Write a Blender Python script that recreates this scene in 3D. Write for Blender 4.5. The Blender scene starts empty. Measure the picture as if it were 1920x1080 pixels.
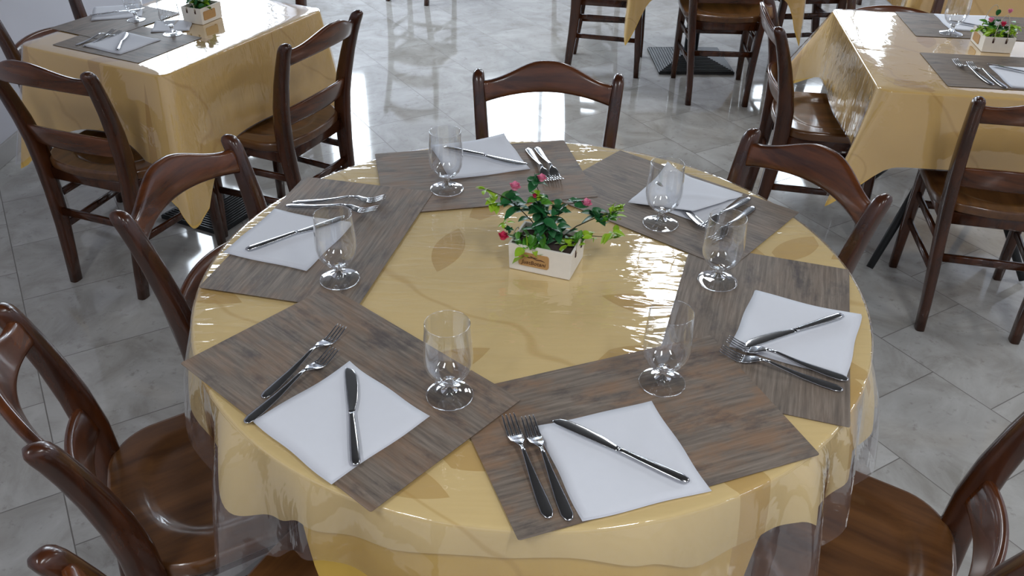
import bpy, math, random
from mathutils import Vector, Matrix
random.seed(7)
SC = bpy.context.scene
COL = SC.collection
PI = math.pi
R = math.radians

# ---------------------------------------------------------------- camera
cam_d = bpy.data.cameras.new('camera')
cam = bpy.data.objects.new('camera', cam_d)
COL.objects.link(cam)
_r = Vector((0.99986358, 0.00919033, 0.01372454))
_u = Vector((-0.01651742, 0.55632658, 0.83079956))
_f = Vector((0.0, 0.83091292, -0.55640248))
m = Matrix((( _r.x, _u.x, -_f.x, -0.03814), (_r.y, _u.y, -_f.y, -1.48047), (_r.z, _u.z, -_f.z, 1.70877), (0, 0, 0, 1)))
cam.matrix_world = m
cam_d.sensor_width = 36.0
cam_d.lens = 36.0 * 1622.434 / 1920
cam_d.clip_start = 0.02
SC.camera = cam

# ---------------------------------------------------------------- exposure, world
SC.view_settings.view_transform = 'Standard'
SC.view_settings.look = 'None'
SC.view_settings.gamma = 1
SC.view_settings.use_curve_mapping = False
SC.view_settings.exposure = -1.0
SC.cycles.use_denoising = True
SC.cycles.transparent_max_bounces = 24
SC.cycles.max_bounces = 14
SC.cycles.transmission_bounces = 14
SC.cycles.glossy_bounces = 6
SC.cycles.sample_clamp_indirect = 6
w = bpy.data.worlds.new('world'); SC.world = w; w.use_nodes = True
w.node_tree.nodes['Background'].inputs[0].default_value = (0.62, 0.76, 1.0, 1)
w.node_tree.nodes['Background'].inputs[1].default_value = 1.0

# room extents
XL, XR, YF, YB, ZC = -2.30, 4.60, 7.50, -3.20, 3.10
FAR_WINDOWS = [(-2.15, -1.62, 1.55, 2.90), (-0.42, 0.90, 1.60, 2.90), (2.50, 3.90, 1.60, 2.90)]   # x0,x1,z0,z1, high windows
LEFT_WINDOWS = [(3.6, 7.1, 1.30, 2.80)]                                                     # y0,y1,z0,z1

def area(name, loc, rot, sx, sy, power, color, spread=None):
    d = bpy.data.lights.new(name, 'AREA'); d.shape = 'RECTANGLE'; d.size = sx; d.size_y = sy
    d.energy = power; d.color = color
    if spread: d.spread = spread
    o = bpy.data.objects.new(name, d); o.location = loc; o.rotation_euler = rot
    COL.objects.link(o); return o
DAY = (0.80, 0.90, 1.0)
DAYPOW = 95.0   # W per m2 of window
for (x0, x1, z0, z1) in FAR_WINDOWS:
    area('daylight', ((x0+x1)/2, YF+0.16, (z0+z1)/2), (R(-90), 0, 0), x1-x0, z1-z0, DAYPOW*(x1-x0)*(z1-z0), DAY)
for (y0, y1, z0, z1) in LEFT_WINDOWS:
    area('daylight', (XL-0.16, (y0+y1)/2, (z0+z1)/2), (0, R(-90), 0), z1-z0, y1-y0, DAYPOW*0.8*(y1-y0)*(z1-z0), DAY)
LAMPS = [(1.0, 3.55), (3.4, 1.20), (1.0, -1.7), (3.4, -1.7), (-1.3, -1.9)]
LAMPPOW = 54.0

# ================================================================ helpers
def lin(r, g, b):
    return tuple(((c/255)/12.92 if c/255 <= 0.04045 else ((c/255+0.055)/1.055)**2.4) for c in (r, g, b)) + (1,)

class N:
    def __init__(s, name):
        s.m = bpy.data.materials.new(name); s.m.use_nodes = True
        s.t = s.m.node_tree; s.t.nodes.clear()
        s.out = s.t.nodes.new('ShaderNodeOutputMaterial')
    def n(s, typ, ins=None, **kw):
        x = s.t.nodes.new('ShaderNode'+typ)
        for k, v in kw.items(): setattr(x, k, v)
        for k, v in (ins or {}).items():
            if isinstance(v, bpy.types.NodeSocket): s.t.links.new(v, x.inputs[k])
            else: x.inputs[k].default_value = v
        return x
    def link(s, a, b): s.t.links.new(a, b)
    def coord(s, scale=(1, 1, 1), which='Object', rot=(0, 0, 0), loc=(0, 0, 0)):
        tc = s.n('TexCoord'); mp = s.n('Mapping', {'Vector': tc.outputs[which], 'Scale': scale, 'Rotation': rot, 'Location': loc})
        return mp.outputs[0]
    def ramp(s, fac, stops, interp='LINEAR'):
        x = s.n('ValToRGB', {'Fac': fac}); x.color_ramp.interpolation = interp
        e = x.color_ramp.elements
        while len(e) < len(stops): e.new(0.5)
        for i, (p, c) in enumerate(stops): e[i].position = p; e[i].color = c if len(c) == 4 else (*c, 1)
        return x.outputs[0]
    def mix(s, fac, a, b, mode='MIX'):
        x = s.n('Mix', data_type='RGBA', blend_type=mode)
        for i, v in ((0, fac), (6, a), (7, b)):
            if isinstance(v, bpy.types.NodeSocket): s.t.links.new(v, x.inputs[i])
            else: x.inputs[i].default_value = v
        return x.outputs[2]
    def math(s, op, a, b=0.0, c=0.0, clamp=False):
        x = s.n('Math', operation=op, use_clamp=clamp)
        for i, v in enumerate((a, b, c)):
            if isinstance(v, bpy.types.NodeSocket): s.t.links.new(v, x.inputs[i])
            else: x.inputs[i].default_value = v
        return x.outputs[0]
    def done(s, shader): s.link(shader, s.out.inputs[0]); return s.m

def bsdf(nn, **ins):
    p = nn.n('BsdfPrincipled')
    for k, v in ins.items():
        k = k.replace('_', ' ')
        if isinstance(v, bpy.types.NodeSocket): nn.link(v, p.inputs[k])
        else: p.inputs[k].default_value = v
    return p
def simple(name, col, rough=0.5, metal=0.0, spec=0.5, coat=0.0, noise=0.0, nscale=30):
    nn = N(name); c = lin(*col)
    if noise:
        t = nn.n('TexNoise', {'Vector': nn.coord(), 'Scale': nscale, 'Detail': 4.0}).outputs[0]
        c2 = tuple(v*(1-noise) for v in c[:3])+(1,)
        c = nn.mix(t, c2, c)
    p = bsdf(nn, Base_Color=c, Roughness=rough, Metallic=metal, Specular_IOR_Level=spec, Coat_Weight=coat, Coat_Roughness=0.06)
    return nn.done(p.outputs[0])

M = {}
def wood(name, dark, light, rough=0.26, coat=0.6, grain=(3, 40, 40), bump=0.02, which='Object'):
    nn = N(name)
    v = nn.coord(grain, which)
    n1 = nn.n('TexNoise', {'Vector': v, 'Scale': 1.0, 'Detail': 6.0, 'Roughness': 0.6, 'Distortion': 0.4}).outputs[0]
    c = nn.ramp(n1, [(0.3, lin(*dark)), (0.72, lin(*light))])
    b = nn.n('Bump', {'Strength': bump, 'Height': n1, 'Distance': 0.01}).outputs[0]
    p = bsdf(nn, Base_Color=c, Roughness=rough, Coat_Weight=coat, Coat_Roughness=0.08, Normal=b)
    return nn.done(p.outputs[0])
M['wood'] = wood('walnut_frame', (44, 20, 9), (84, 43, 19), coat=.3, grain=(25, 25, 5))
M['rail'] = wood('walnut_rail', (58, 27, 11), (114, 62, 28), coat=.3, grain=(4, 30, 40))
M['seat'] = wood('walnut_seat', (72, 42, 20), (120, 78, 40), rough=0.28, coat=0.5, grain=(26, 3.0, 20))
M['steel'] = simple('stainless_steel', (190, 190, 192), 0.16, 1.0)
M['black'] = simple('black_iron', (30, 32, 34), 0.4, 0.0, 0.5)
M['napkin'] = simple('white_paper', (226, 227, 232), 0.9, noise=0.03, nscale=60)
M['wall'] = simple('painted_wall', (214, 214, 222), 0.85, noise=0.05, nscale=3)
M['ceiling'] = simple('grey_ceiling', (84, 82, 80), 0.9)
M['base'] = simple('baseboard_tile', (176, 172, 168), 0.3, noise=0.2, nscale=8)
M['frame'] = simple('white_window_frame', (220, 220, 220), 0.4)
M['crate'] = simple('cream_painted_wood', (238, 230, 216), 0.6, noise=0.1, nscale=60)
M['tag'] = simple('kraft_tag', (196, 150, 92), 0.6, noise=0.2, nscale=90)
M['ink'] = simple('dark_brown_ink', (82, 44, 22), 0.6)
M['soil'] = simple('dark_brown_moss', (74, 58, 50), 0.9, noise=0.5, nscale=220)
M['rope'] = simple('pale_cord', (196, 184, 160), 0.8)
M['clip'] = simple('dark_hole', (58, 26, 16), 0.7)
M['leaf_dark'] = simple('dark_green_leaf', (48, 116, 64), 0.4, noise=0.45, nscale=50)
M['leaf_mid'] = simple('mid_green_leaf', (84, 148, 42), 0.4, noise=0.35, nscale=50)
M['leaf_lime'] = simple('lime_green_leaf', (160, 200, 46), 0.4, noise=0.3, nscale=50)
M['stem'] = simple('brown_stem', (66, 58, 34), 0.7)
M['pink'] = simple('pink_petal', (248, 150, 182), 0.5, noise=0.25, nscale=90)
M['red'] = simple('deep_pink_petal', (232, 52, 100), 0.5, noise=0.25, nscale=90)
M['white'] = simple('white_petal', (240, 238, 240), 0.5)
M['under'] = simple('table_board', (120, 90, 60), 0.5)

def cloth_mat(name, base, dark, centre=(0, 0)):
    nn = N(name)
    v = nn.coord((1, 1, 1))
    warp = nn.n('TexNoise', {'Vector': v, 'Scale': 2.4, 'Detail': 2.0}).outputs[1]
    vv = nn.n('VectorMath', {0: v, 1: warp}, operation='MULTIPLY_ADD'); vv.inputs[2].default_value = (0, 0, 0)
    ad = nn.n('VectorMath', {0: v, 1: nn.n('VectorMath', {0: warp, 3: 0.55}, operation='SCALE').outputs[0]}, operation='ADD').outputs[0]
    # thin curling stems
    wv = nn.n('TexWave', {'Vector': ad, 'Scale': 1.1, 'Distortion': 2.6, 'Detail': 0.0}, wave_type='BANDS', bands_direction='DIAGONAL').outputs[1]
    line = nn.ramp(wv, [(0.9955, (0, 0, 0)), (0.9985, (1, 1, 1))])
    # pointed leaves, one per cell, each turned its own way
    cv = nn.coord((4.6, 4.6, 4.6))
    fl = nn.n('VectorMath', {0: cv, 1: (1, 1, 0)}, operation='MULTIPLY').outputs[0]
    vo = nn.n('TexVoronoi', {'Vector': fl, 'Scale': 1.0, 'Randomness': 0.7})
    lo = nn.n('VectorMath', {0: fl, 1: vo.outputs['Position']}, operation='SUBTRACT').outputs[0]
    sc = nn.n('SeparateColor', {0: vo.outputs['Color']})
    ro = nn.n('VectorRotate', {'Vector': lo, 'Angle': nn.math('MULTIPLY', sc.outputs[0], 6.28)}, rotation_type='Z_AXIS').outputs[0]
    sx = nn.n('SeparateXYZ', {0: ro})
    xx = nn.math('DIVIDE', sx.outputs[0], 0.42)
    wdt = nn.math('MULTIPLY', nn.math('SUBTRACT', 1.0, nn.math('MULTIPLY', xx, xx)), 0.15)
    leaf = nn.math('GREATER_THAN', nn.math('SUBTRACT', wdt, nn.math('ABSOLUTE', sx.outputs[1])), 0.0)
    leaf = nn.math('MULTIPLY', leaf, nn.math('GREATER_THAN', sc.outputs[1], 0.35))
    soft = nn.n('TexNoise', {'Vector': v, 'Scale': 9.0, 'Detail': 2.0}).outputs[0]
    leaf = nn.math('MULTIPLY', leaf, nn.math('ADD', nn.math('MULTIPLY', soft, 0.6), 0.4))
    weave = nn.n('TexNoise', {'Vector': nn.coord((8, 160, 8)), 'Scale': 1.0, 'Detail': 3.0}).outputs[0]
    c = nn.mix(nn.math('MULTIPLY', leaf, 1.0), lin(*base), lin(*dark))
    c = nn.mix(nn.math('MULTIPLY', line, 0.45), c, lin(*dark))
    c = nn.mix(nn.math('MULTIPLY', weave, 0.22), c, lin(*dark))
    p = bsdf(nn, Base_Color=c, Roughness=0.62, Specular_IOR_Level=0.3, Sheen_Weight=0.05)
    return nn.done(p.outputs[0])
M['cloth'] = cloth_mat('yellow_damask', (240, 213, 146), (206, 164, 76))
M['under_cloth'] = cloth_mat('deep_yellow_damask', (236, 196, 92), (200, 152, 48))

def thin_fresnel(nn, ior, normal=None):
    # same reflectance from either face of a thin clear sheet
    bf = nn.n('NewGeometry').outputs['Backfacing']
    i = nn.math('ADD', nn.math('MULTIPLY', bf, 1/ior-ior), ior)
    f = nn.n('Fresnel', {'IOR': i})
    if normal is not None: nn.link(normal, f.inputs['Normal'])
    return f.outputs[0]
def vinyl(name, haze=0.06, bump=0.26, scale=7.0, rough=0.05, stretch=(1, 3.2, 1), rot=0.3):
    nn = N(name)
    v = nn.coord(stretch, rot=(0, 0, rot))
    n1 = nn.n('TexNoise', {'Vector': v, 'Scale': scale, 'Detail': 3.0, 'Roughness': 0.55, 'Distortion': 0.8}).outputs[0]
    b = nn.n('Bump', {'Strength': bump, 'Height': n1, 'Distance': 0.012}).outputs[0]
    gl = nn.n('BsdfGlossy', {'Color': (1, 1, 1, 1), 'Roughness': rough, 'Normal': b})
    tr = nn.n('BsdfTransparent', {'Color': (0.98, 0.975, 0.98, 1)})
    df = nn.n('BsdfDiffuse', {'Color': (0.74, 0.72, 0.76, 1)})
    base = nn.n('MixShader', {0: haze, 1: tr.outputs[0], 2: df.outputs[0]})
    f2 = nn.math('MULTIPLY', thin_fresnel(nn, 1.5, b), 1.9, clamp=True)
    mx = nn.n('MixShader', {0: f2, 1: base.outputs[0], 2: gl.outputs[0]})
    return nn.done(mx.outputs[0])
M['vinyl'] = vinyl('clear_vinyl')
M['vinyl_skirt'] = vinyl('clear_vinyl_skirt', haze=0.10, bump=0.3)

def glass_mat():
    nn = N('clear_glass')
    gl = nn.n('BsdfGlossy', {'Color': (1, 1, 1, 1), 'Roughness': 0.02})
    tr = nn.n('BsdfTransparent', {'Color': (0.985, 0.99, 0.99, 1)})
    lw = nn.n('LayerWeight', {'Blend': 0.28})
    trd = nn.n('BsdfTransparent', {'Color': (0.82, 0.84, 0.85, 1)})
    edge = nn.math('POWER', lw.outputs[1], 3.0)
    t2 = nn.n('MixShader', {0: edge, 1: tr.outputs[0], 2: trd.outputs[0]})
    mx = nn.n('MixShader', {0: thin_fresnel(nn, 1.52), 1: t2.outputs[0], 2: gl.outputs[0]})
    return nn.done(mx.outputs[0])
M['glass'] = glass_mat()
def solid_glass():
    nn = N('solid_glass')
    g = nn.n('BsdfGlass', {'Color': (0.99, 1.0, 1.0, 1), 'Roughness': 0.0, 'IOR': 1.5})
    return nn.done(g.outputs[0])
M['solid_glass'] = solid_glass()
def bowl_glass():
    nn = N('bowl_glass')
    gl = nn.n('BsdfGlossy', {'Color': (1, 1, 1, 1), 'Roughness': 0.03})
    tr = nn.n('BsdfTransparent', {'Color': (0.975, 0.98, 0.985, 1)})
    df = nn.n('BsdfDiffuse', {'Color': (0.80, 0.82, 0.84, 1)})
    lw = nn.n('LayerWeight', {'Blend': 0.5})
    edge = nn.math('MULTIPLY', nn.math('POWER', lw.outputs[1], 5.0), 0.32)  # pale diffuse at grazing angles paints light caught in the glass edges
    body = nn.n('MixShader', {0: edge, 1: tr.outputs[0], 2: df.outputs[0]})
    f = nn.math('MULTIPLY', thin_fresnel(nn, 1.52), 1.7, clamp=True)
    mx = nn.n('MixShader', {0: f, 1: body.outputs[0], 2: gl.outputs[0]})
    return nn.done(mx.outputs[0])
M['bowl_glass'] = bowl_glass()

def floor_mat():
    nn = N('stone_tiles')
    tc = nn.n('TexCoord').outputs['Object']
    sep = nn.n('SeparateXYZ', {0: tc})
    X, Y = sep.outputs[0], sep.outputs[1]
    T = 0.402
    a = nn.math('ADD', nn.math('MULTIPLY', X, 0.857), nn.math('MULTIPLY', Y, 0.515))       # across the rows
    b = nn.math('ADD', nn.math('MULTIPLY', X, 0.515), nn.math('MULTIPLY', Y, -0.857))      # along the rows
    ra = nn.math('DIVIDE', nn.math('SUBTRACT', a, 1.430), T)
    row = nn.math('FLOOR', ra)
    fa = nn.math('SUBTRACT', ra, row)
    half = nn.math('MULTIPLY', nn.math('MODULO', nn.math('ADD', row, 100.0), 2.0), 0.5)
    rb = nn.math('SUBTRACT', nn.math('DIVIDE', nn.math('SUBTRACT', b, 0.316), T), half)
    colm = nn.math('FLOOR', rb)
    fb = nn.math('SUBTRACT', rb, colm)
    def edge(f):
        return nn.math('MINIMUM', f, nn.math('SUBTRACT', 1.0, f))
    e = nn.math('MINIMUM', edge(fa), edge(fb))
    grout = nn.math('LESS_THAN', e, 0.0040)
    cell = nn.n('CombineXYZ', {0: row, 1: colm}).outputs[0]
    rnd = nn.n('TexWhiteNoise', {'Vector': cell}, noise_dimensions='3D')
    off = nn.n('VectorMath', {0: rnd.outputs[1], 3: 5.0}, operation='SCALE').outputs[0]
    v = nn.n('VectorMath', {0: tc, 1: off}, operation='ADD').outputs[0]
    n1 = nn.n('TexNoise', {'Vector': v, 'Scale': 5.0, 'Detail': 7.0, 'Roughness': 0.62, 'Distortion': 0.8}).outputs[0]
    n2 = nn.n('TexNoise', {'Vector': v, 'Scale': 28.0, 'Detail': 5.0, 'Roughness': 0.7}).outputs[0]
    c = nn.ramp(n1, [(0.32, lin(156, 152, 145)), (0.5, lin(176, 173, 168)), (0.70, lin(192, 190, 186))])
    c = nn.mix(nn.ramp(n2, [(0.30, (0.5, 0.5, 0.5)), (0.42, (0, 0, 0))]), c, lin(132, 126, 119))
    hue = nn.math('MULTIPLY_ADD', rnd.outputs[0], 0.10, 0.95)
    c = nn.mix(1.0, c, nn.n('CombineColor', {0: hue, 1: hue, 2: hue}).outputs[0], 'MULTIPLY')
    c = nn.mix(grout, c, lin(112, 107, 102))
    rr = nn.math('ADD', nn.math('MULTIPLY_ADD', n1, 0.06, 0.035), nn.math('MULTIPLY', grout, 0.4))
    h = nn.math('ADD', nn.math('MULTIPLY', n1, 0.35), nn.math('MULTIPLY', grout, -1.0))
    bp = nn.n('Bump', {'Strength': 0.05, 'Height': h, 'Distance': 0.003}).outputs[0]
    p = bsdf(nn, Base_Color=c, Roughness=rr, Normal=bp, Specular_IOR_Level=0.55)
    return nn.done(p.outputs[0])
M['floor'] = floor_mat()

def mat_print(name, seed, warm):
    nn = N(name)
    o = (seed*1.7, seed*0.9, 0)
    v = nn.coord((4.5, 75, 1), loc=o)
    n1 = nn.n('TexNoise', {'Vector': v, 'Scale': 2.0, 'Detail': 7.0, 'Roughness': 0.65, 'Distortion': 0.25}).outputs[0]
    n2 = nn.n('TexNoise', {'Vector': nn.coord((4.5, 10, 1), loc=o), 'Scale': 1.6, 'Detail': 6.0, 'Roughness': 0.68}).outputs[0]
    n3 = nn.n('TexNoise', {'Vector': nn.coord((5, 12, 1), loc=(seed+4, 2, 0)), 'Scale': 1.3, 'Detail': 6.0, 'Roughness': 0.7}).outputs[0]
    c = nn.ramp(n1, [(0.25, lin(88, 79, 71)), (0.5, lin(121, 109, 98)), (0.75, lin(150, 137, 123))])
    c = nn.mix(nn.ramp(n2, [(0.44, (0, 0, 0)), (0.62, (warm*.65, warm*.65, warm*.65))]), c, lin(146, 110, 80))
    c = nn.mix(nn.ramp(n3, [(0.52, (0, 0, 0)), (0.66, (0.75, 0.75, 0.75))]), c, lin(72, 66, 66))
    p = bsdf(nn, Base_Color=c, Roughness=0.5, Specular_IOR_Level=0.18)
    return nn.done(p.outputs[0])
MATS = [mat_print('wood_print_%s' % k, i*3.1+1, wm) for i, (k, wm) in enumerate((('a', .75), ('b', .5), ('c', .65), ('d', .95), ('e', .15), ('f', .2)))]

# ---------------------------------------------------------------- mesh building
class G:
    """collects geometry, then becomes one mesh object"""
    def __init__(s): s.v = []; s.f = []; s.mi = []; s.smooth = []; s.k = 0
    def mat(s, k): s.k = k; return s
    def add(s, vs, fs, smooth=True):
        o = len(s.v); s.v += [tuple(v) for v in vs]
        for f in fs: s.f.append(tuple(i+o for i in f)); s.mi.append(s.k); s.smooth.append(smooth)
    def box(s, x0, y0, z0, x1, y1, z1, rot=0, c=(0, 0, 0)):
        vs = [(x, y, z) for z in (z0, z1) for y in (y0, y1) for x in (x0, x1)]
        if rot or any(c):
            q = Matrix.Rotation(rot, 3, 'Z'); vs = [tuple(q @ Vector(v) + Vector(c)) for v in vs]
        s.add(vs, [(0, 2, 3, 1), (4, 5, 7, 6), (0, 1, 5, 4), (1, 3, 7, 5), (3, 2, 6, 7), (2, 0, 4, 6)], False)
    def loft(s, secs, n=16, cap=True, exp=2.0):
        """secs: list of (centre, U, V): superellipse sections"""
        vs = []
        for c, U, V in secs:
            c, U, V = Vector(c), Vector(U), Vector(V)
            for i in range(n):
                a = 2*PI*i/n; ca, sa = math.cos(a), math.sin(a)
                x = math.copysign(abs(ca)**(2/exp), ca); y = math.copysign(abs(sa)**(2/exp), sa)
                vs.append(c+U*x+V*y)
        fs = []
        for k in range(len(secs)-1):
            for i in range(n):
                j = (i+1) % n
                fs.append((k*n+i, k*n+j, (k+1)*n+j, (k+1)*n+i))
        if cap:
            fs.append(tuple(reversed(range(n)))); fs.append(tuple((len(secs)-1)*n+i for i in range(n)))
        s.add(vs, fs)
    def tube(s, pts, r, n=10):
        pts = [Vector(p) for p in pts]; secs = []
        for i, p in enumerate(pts):
            d = (pts[min(i+1, len(pts)-1)]-pts[max(i-1, 0)]).normalized()
            a = Vector((0, 0, 1)) if abs(d.z) < 0.9 else Vector((1, 0, 0))
            U = d.cross(a).normalized(); V = U.cross(d)
            rr = r[i] if isinstance(r, (list, tuple)) else r
            secs.append((p, U*rr, V*rr))
        s.loft(secs, n)
    def lathe(s, prof, n=40, c=(0, 0, 0)):
        vs = []; m_ = len(prof)
        for r_, z in prof:
            for i in range(n):
                a = 2*PI*i/n; vs.append((c[0]+r_*math.cos(a), c[1]+r_*math.sin(a), c[2]+z))
        fs = [(k*n+i, k*n+(i+1) % n, (k+1)*n+(i+1) % n, (k+1)*n+i) for k in range(m_-1) for i in range(n)]
        s.add(vs, fs)
    def grid(s, rows, close=False, smooth=True):
        n = len(rows[0]); vs = [p for r_ in rows for p in r_]; fs = []
        for k in range(len(rows)-1):
            for i in range(n if close else n-1):
                j = (i+1) % n
                fs.append((k*n+i, k*n+j, (k+1)*n+j, (k+1)*n+i))
        s.add(vs, fs, smooth)
    def mesh(s, name, mats):
        me = bpy.data.meshes.new(name); me.from_pydata(s.v, [], s.f); me.update()
        for m_ in (mats if isinstance(mats, (list, tuple)) else [mats]): me.materials.append(m_)
        me.polygons.foreach_set('material_index', s.mi); me.polygons.foreach_set('use_smooth', s.smooth)
        return me
    def obj(s, name, mats, parent=None, bevel=0.0, solid=0.0):
        o = bpy.data.objects.new(name, s.mesh(name, mats)); COL.objects.link(o)
        if parent: o.parent = parent
        if solid:
            md = o.modifiers.new('thickness', 'SOLIDIFY'); md.thickness = solid; md.offset = -1
        if bevel:
            md = o.modifiers.new('bevel', 'BEVEL'); md.width = bevel; md.segments = 3; md.limit_method = 'ANGLE'; md.angle_limit = R(40)
        return o

def tag(o, label, cat, group=None):
    o['label'] = label; o['category'] = cat
    if group: o['group'] = group
    return o
def empty(name, loc=(0, 0, 0), rz=0.0):
    o = bpy.data.objects.new(name, None); o.empty_display_size = 0.05
    o.location = loc; o.rotation_euler = (0, 0, rz); COL.objects.link(o); return o
def struct(g, name, mats, **kw):
    o = g.obj(name, mats, **kw); o['kind'] = 'structure'; return o
def dup(root, loc, rz, scale=None):
    r_ = root.copy(); COL.objects.link(r_); r_.location = loc; r_.rotation_euler = (0, 0, rz)
    if scale: r_.scale = (scale,)*3
    for ch in list(root.children):
        c = ch.copy(); COL.objects.link(c); c.parent = r_
        for gc in list(ch.children):
            d = gc.copy(); COL.objects.link(d); d.parent = c
    return r_
def smooth01(x): x = max(0.0, min(1.0, x)); return x*x*(3-2*x)
def interp(tab, x):
    for (a, va), (b, vb) in zip(tab, tab[1:]):
        if x <= b: return va+(vb-va)*smooth01((x-a)/(b-a)) if x > a else va
    return tab[-1][1]

# ================================================================ the room
g = G(); g.add([(XL, YB, 0), (XR, YB, 0), (XR, YF, 0), (XL, YF, 0)], [(0, 1, 2, 3)], False); struct(g, 'floor', M['floor'])
g = G(); g.box(XL-.2, YB-.2, ZC, XR+.2, YF+.2, ZC+.1); struct(g, 'ceiling', M['ceiling'])
def wall_with_openings(g, a0, a1, opens, place):
    """strip wall between a0..a1; opens=(u0,u1,z0,z1); place(u0,z0,u1,z1) adds a box"""
    u = a0
    for (u0, u1, z0, z1) in sorted(opens):
        place(u, 0, u0, ZC)
        if z0 > 0: place(u0, 0, u1, z0)
        if z1 < ZC: place(u0, z1, u1, ZC)
        u = u1
    place(u, 0, a1, ZC)
g = G(); wall_with_openings(g, XL, XR, FAR_WINDOWS, lambda a, z, b, zz: g.box(a, YF, z, b, YF+.12, zz)); struct(g, 'wall_back', M['wall'])
g = G(); wall_with_openings(g, YB, YF, LEFT_WINDOWS, lambda a, z, b, zz: g.box(XL-.12, a, z, XL, b, zz)); struct(g, 'wall_left', M['wall'])
g = G(); g.box(XR, YB, 0, XR+.12, YF, ZC); struct(g, 'wall_right', M['wall'])
g = G(); g.box(XL, YB-.12, 0, XR, YB, ZC); struct(g, 'wall_front', M['wall'])
def window(name, u0, u1, z0, z1, far, nx, nz):
    g = G(); t = 0.05
    def bar(a, z, b, zz):
        if far: g.box(a, YF+.02, z, b, YF+.08, zz)
        else: g.box(XL-.08, a, z, XL-.02, b, zz)
    bar(u0, z0, u0+t, z1); bar(u1-t, z0, u1, z1); bar(u0+t, z0, u1-t, z0+t); bar(u0+t, z1-t, u1-t, z1)
    for i in range(1, nx): c = u0+(u1-u0)*i/nx; bar(c-t/2, z0+t, c+t/2, z1-t)
    for i in range(1, nz):
        c = z0+(z1-z0)*i/nz
        for k in range(nx): bar(u0+(u1-u0)*k/nx+t, c-t/2, u0+(u1-u0)*(k+1)/nx-t, c+t/2)
    struct(g, name, M['frame'])
window('window_1', *FAR_WINDOWS[0], True, 1, 1)
window('window_4', *FAR_WINDOWS[1], True, 2, 1)
window('window_2', *FAR_WINDOWS[2], True, 3, 1)
window('window_3', *LEFT_WINDOWS[0], False, 3, 1)
g = G(); g.box(XL, YB+.01, 0, XL+.012, YF-.01, 0.085); struct(g, 'baseboard_left', M['base'], bevel=0.002)
g = G(); g.box(XL+.02, YF-.012, 0, XR-.01, YF, 0.085); struct(g, 'baseboard_back', M['base'])

def emis():
    nn = N('lamp_diffuser'); e = nn.n('Emission', {'Color': (0.94, 0.97, 1.0, 1), 'Strength': 1.2}); return nn.done(e.outputs[0])
M['emit'] = emis()
names = ['ceiling light panel above the table at the back', 'ceiling light panel over the right hand side', 'ceiling light panel above the photographer', 'ceiling light panel near the front right corner', 'ceiling light panel near the front left corner']
for i, (x, y) in enumerate(LAMPS):
    e = empty('ceiling_light', (x, y, ZC)); tag(e, 'white rectangular '+names[i], 'ceiling light', 'ceiling light panels')
    g = G(); g.box(-.17, -.62, -.06, .17, -.60, 0); g.box(-.17, .60, -.06, .17, .62, 0); g.box(-.17, -.6, -.06, -.15, .6, 0); g.box(.15, -.6, -.06, .17, .6, 0)
    g.obj('light_frame', M['frame'], e)
    g = G(); g.box(-.15, -.6, -.035, .15, .6, -.025); g.obj('diffuser', M['emit'], e)
    area('lamp_light', (x, y, ZC-.045), (0, 0, 0), .29, 1.18, LAMPPOW, (0.93, 0.965, 1.0))

# ================================================================ chair
POST = [  # z, x, y, half-width x, half-depth y
    (0.0, .147, -.225, .0155, .020), (.10, .150, -.214, .0165, .022), (.22, .157, -.200, .018, .025), (.34, .166, -.190, .019, .028),
    (.44, .174, -.186, .020, .031), (.52, .180, -.190, .020, .030), (.60, .187, -.203, .0195, .028), (.68, .194, -.222, .019, .025),
    (.74, .199, -.240, .0185, .023), (.78, .203, -.254, .018, .022), (.80, .205, -.262, .0178, .022), (.812, .2055, -.267, .0165, .0205),
    (.820, .206, -.270, .013, .016), (.8245, .206, -.2715, .007, .009), (.826, .206, -.272, .001, .001)]
def post_at(z):
    for a, b in zip(POST, POST[1:]):
        if z <= b[0]:
            t = (z-a[0])/(b[0]-a[0]); return tuple(a[i]+(b[i]-a[i])*t for i in range(5))
SEAT_Z = .452
def seat_outline():
    pts = []
    def arc(cx, cy, r, a0, a1, n):
        for i in range(n+1):
            a = R(a0+(a1-a0)*i/n); pts.append((cx+r*math.cos(a), cy+r*math.sin(a)))
    arc(.185, .150, .022, 0, 90, 5)
    for i in range(1, 8): x = .185-.37*i/8; pts.append((x, .172+.012*(1-(x/.185)**2)))
    arc(-.185, .150, .022, 90, 180, 5)
    for i in range(1, 6): pts.append((-.207-.003*math.sin(PI*i/6), .150-.17*i/6))
    arc(-.092, -.080, .115, 186, 262, 10)
    for i in range(1, 6): x = -.10+.2*i/6; pts.append((x, -.197-.010*(1-(x/.10)**2)))
    arc(.092, -.080, .115, 278, 354, 10)
    for i in range(1, 6): pts.append((.207+.003*math.sin(PI*i/6), -.02+.17*i/6))
    return pts
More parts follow.
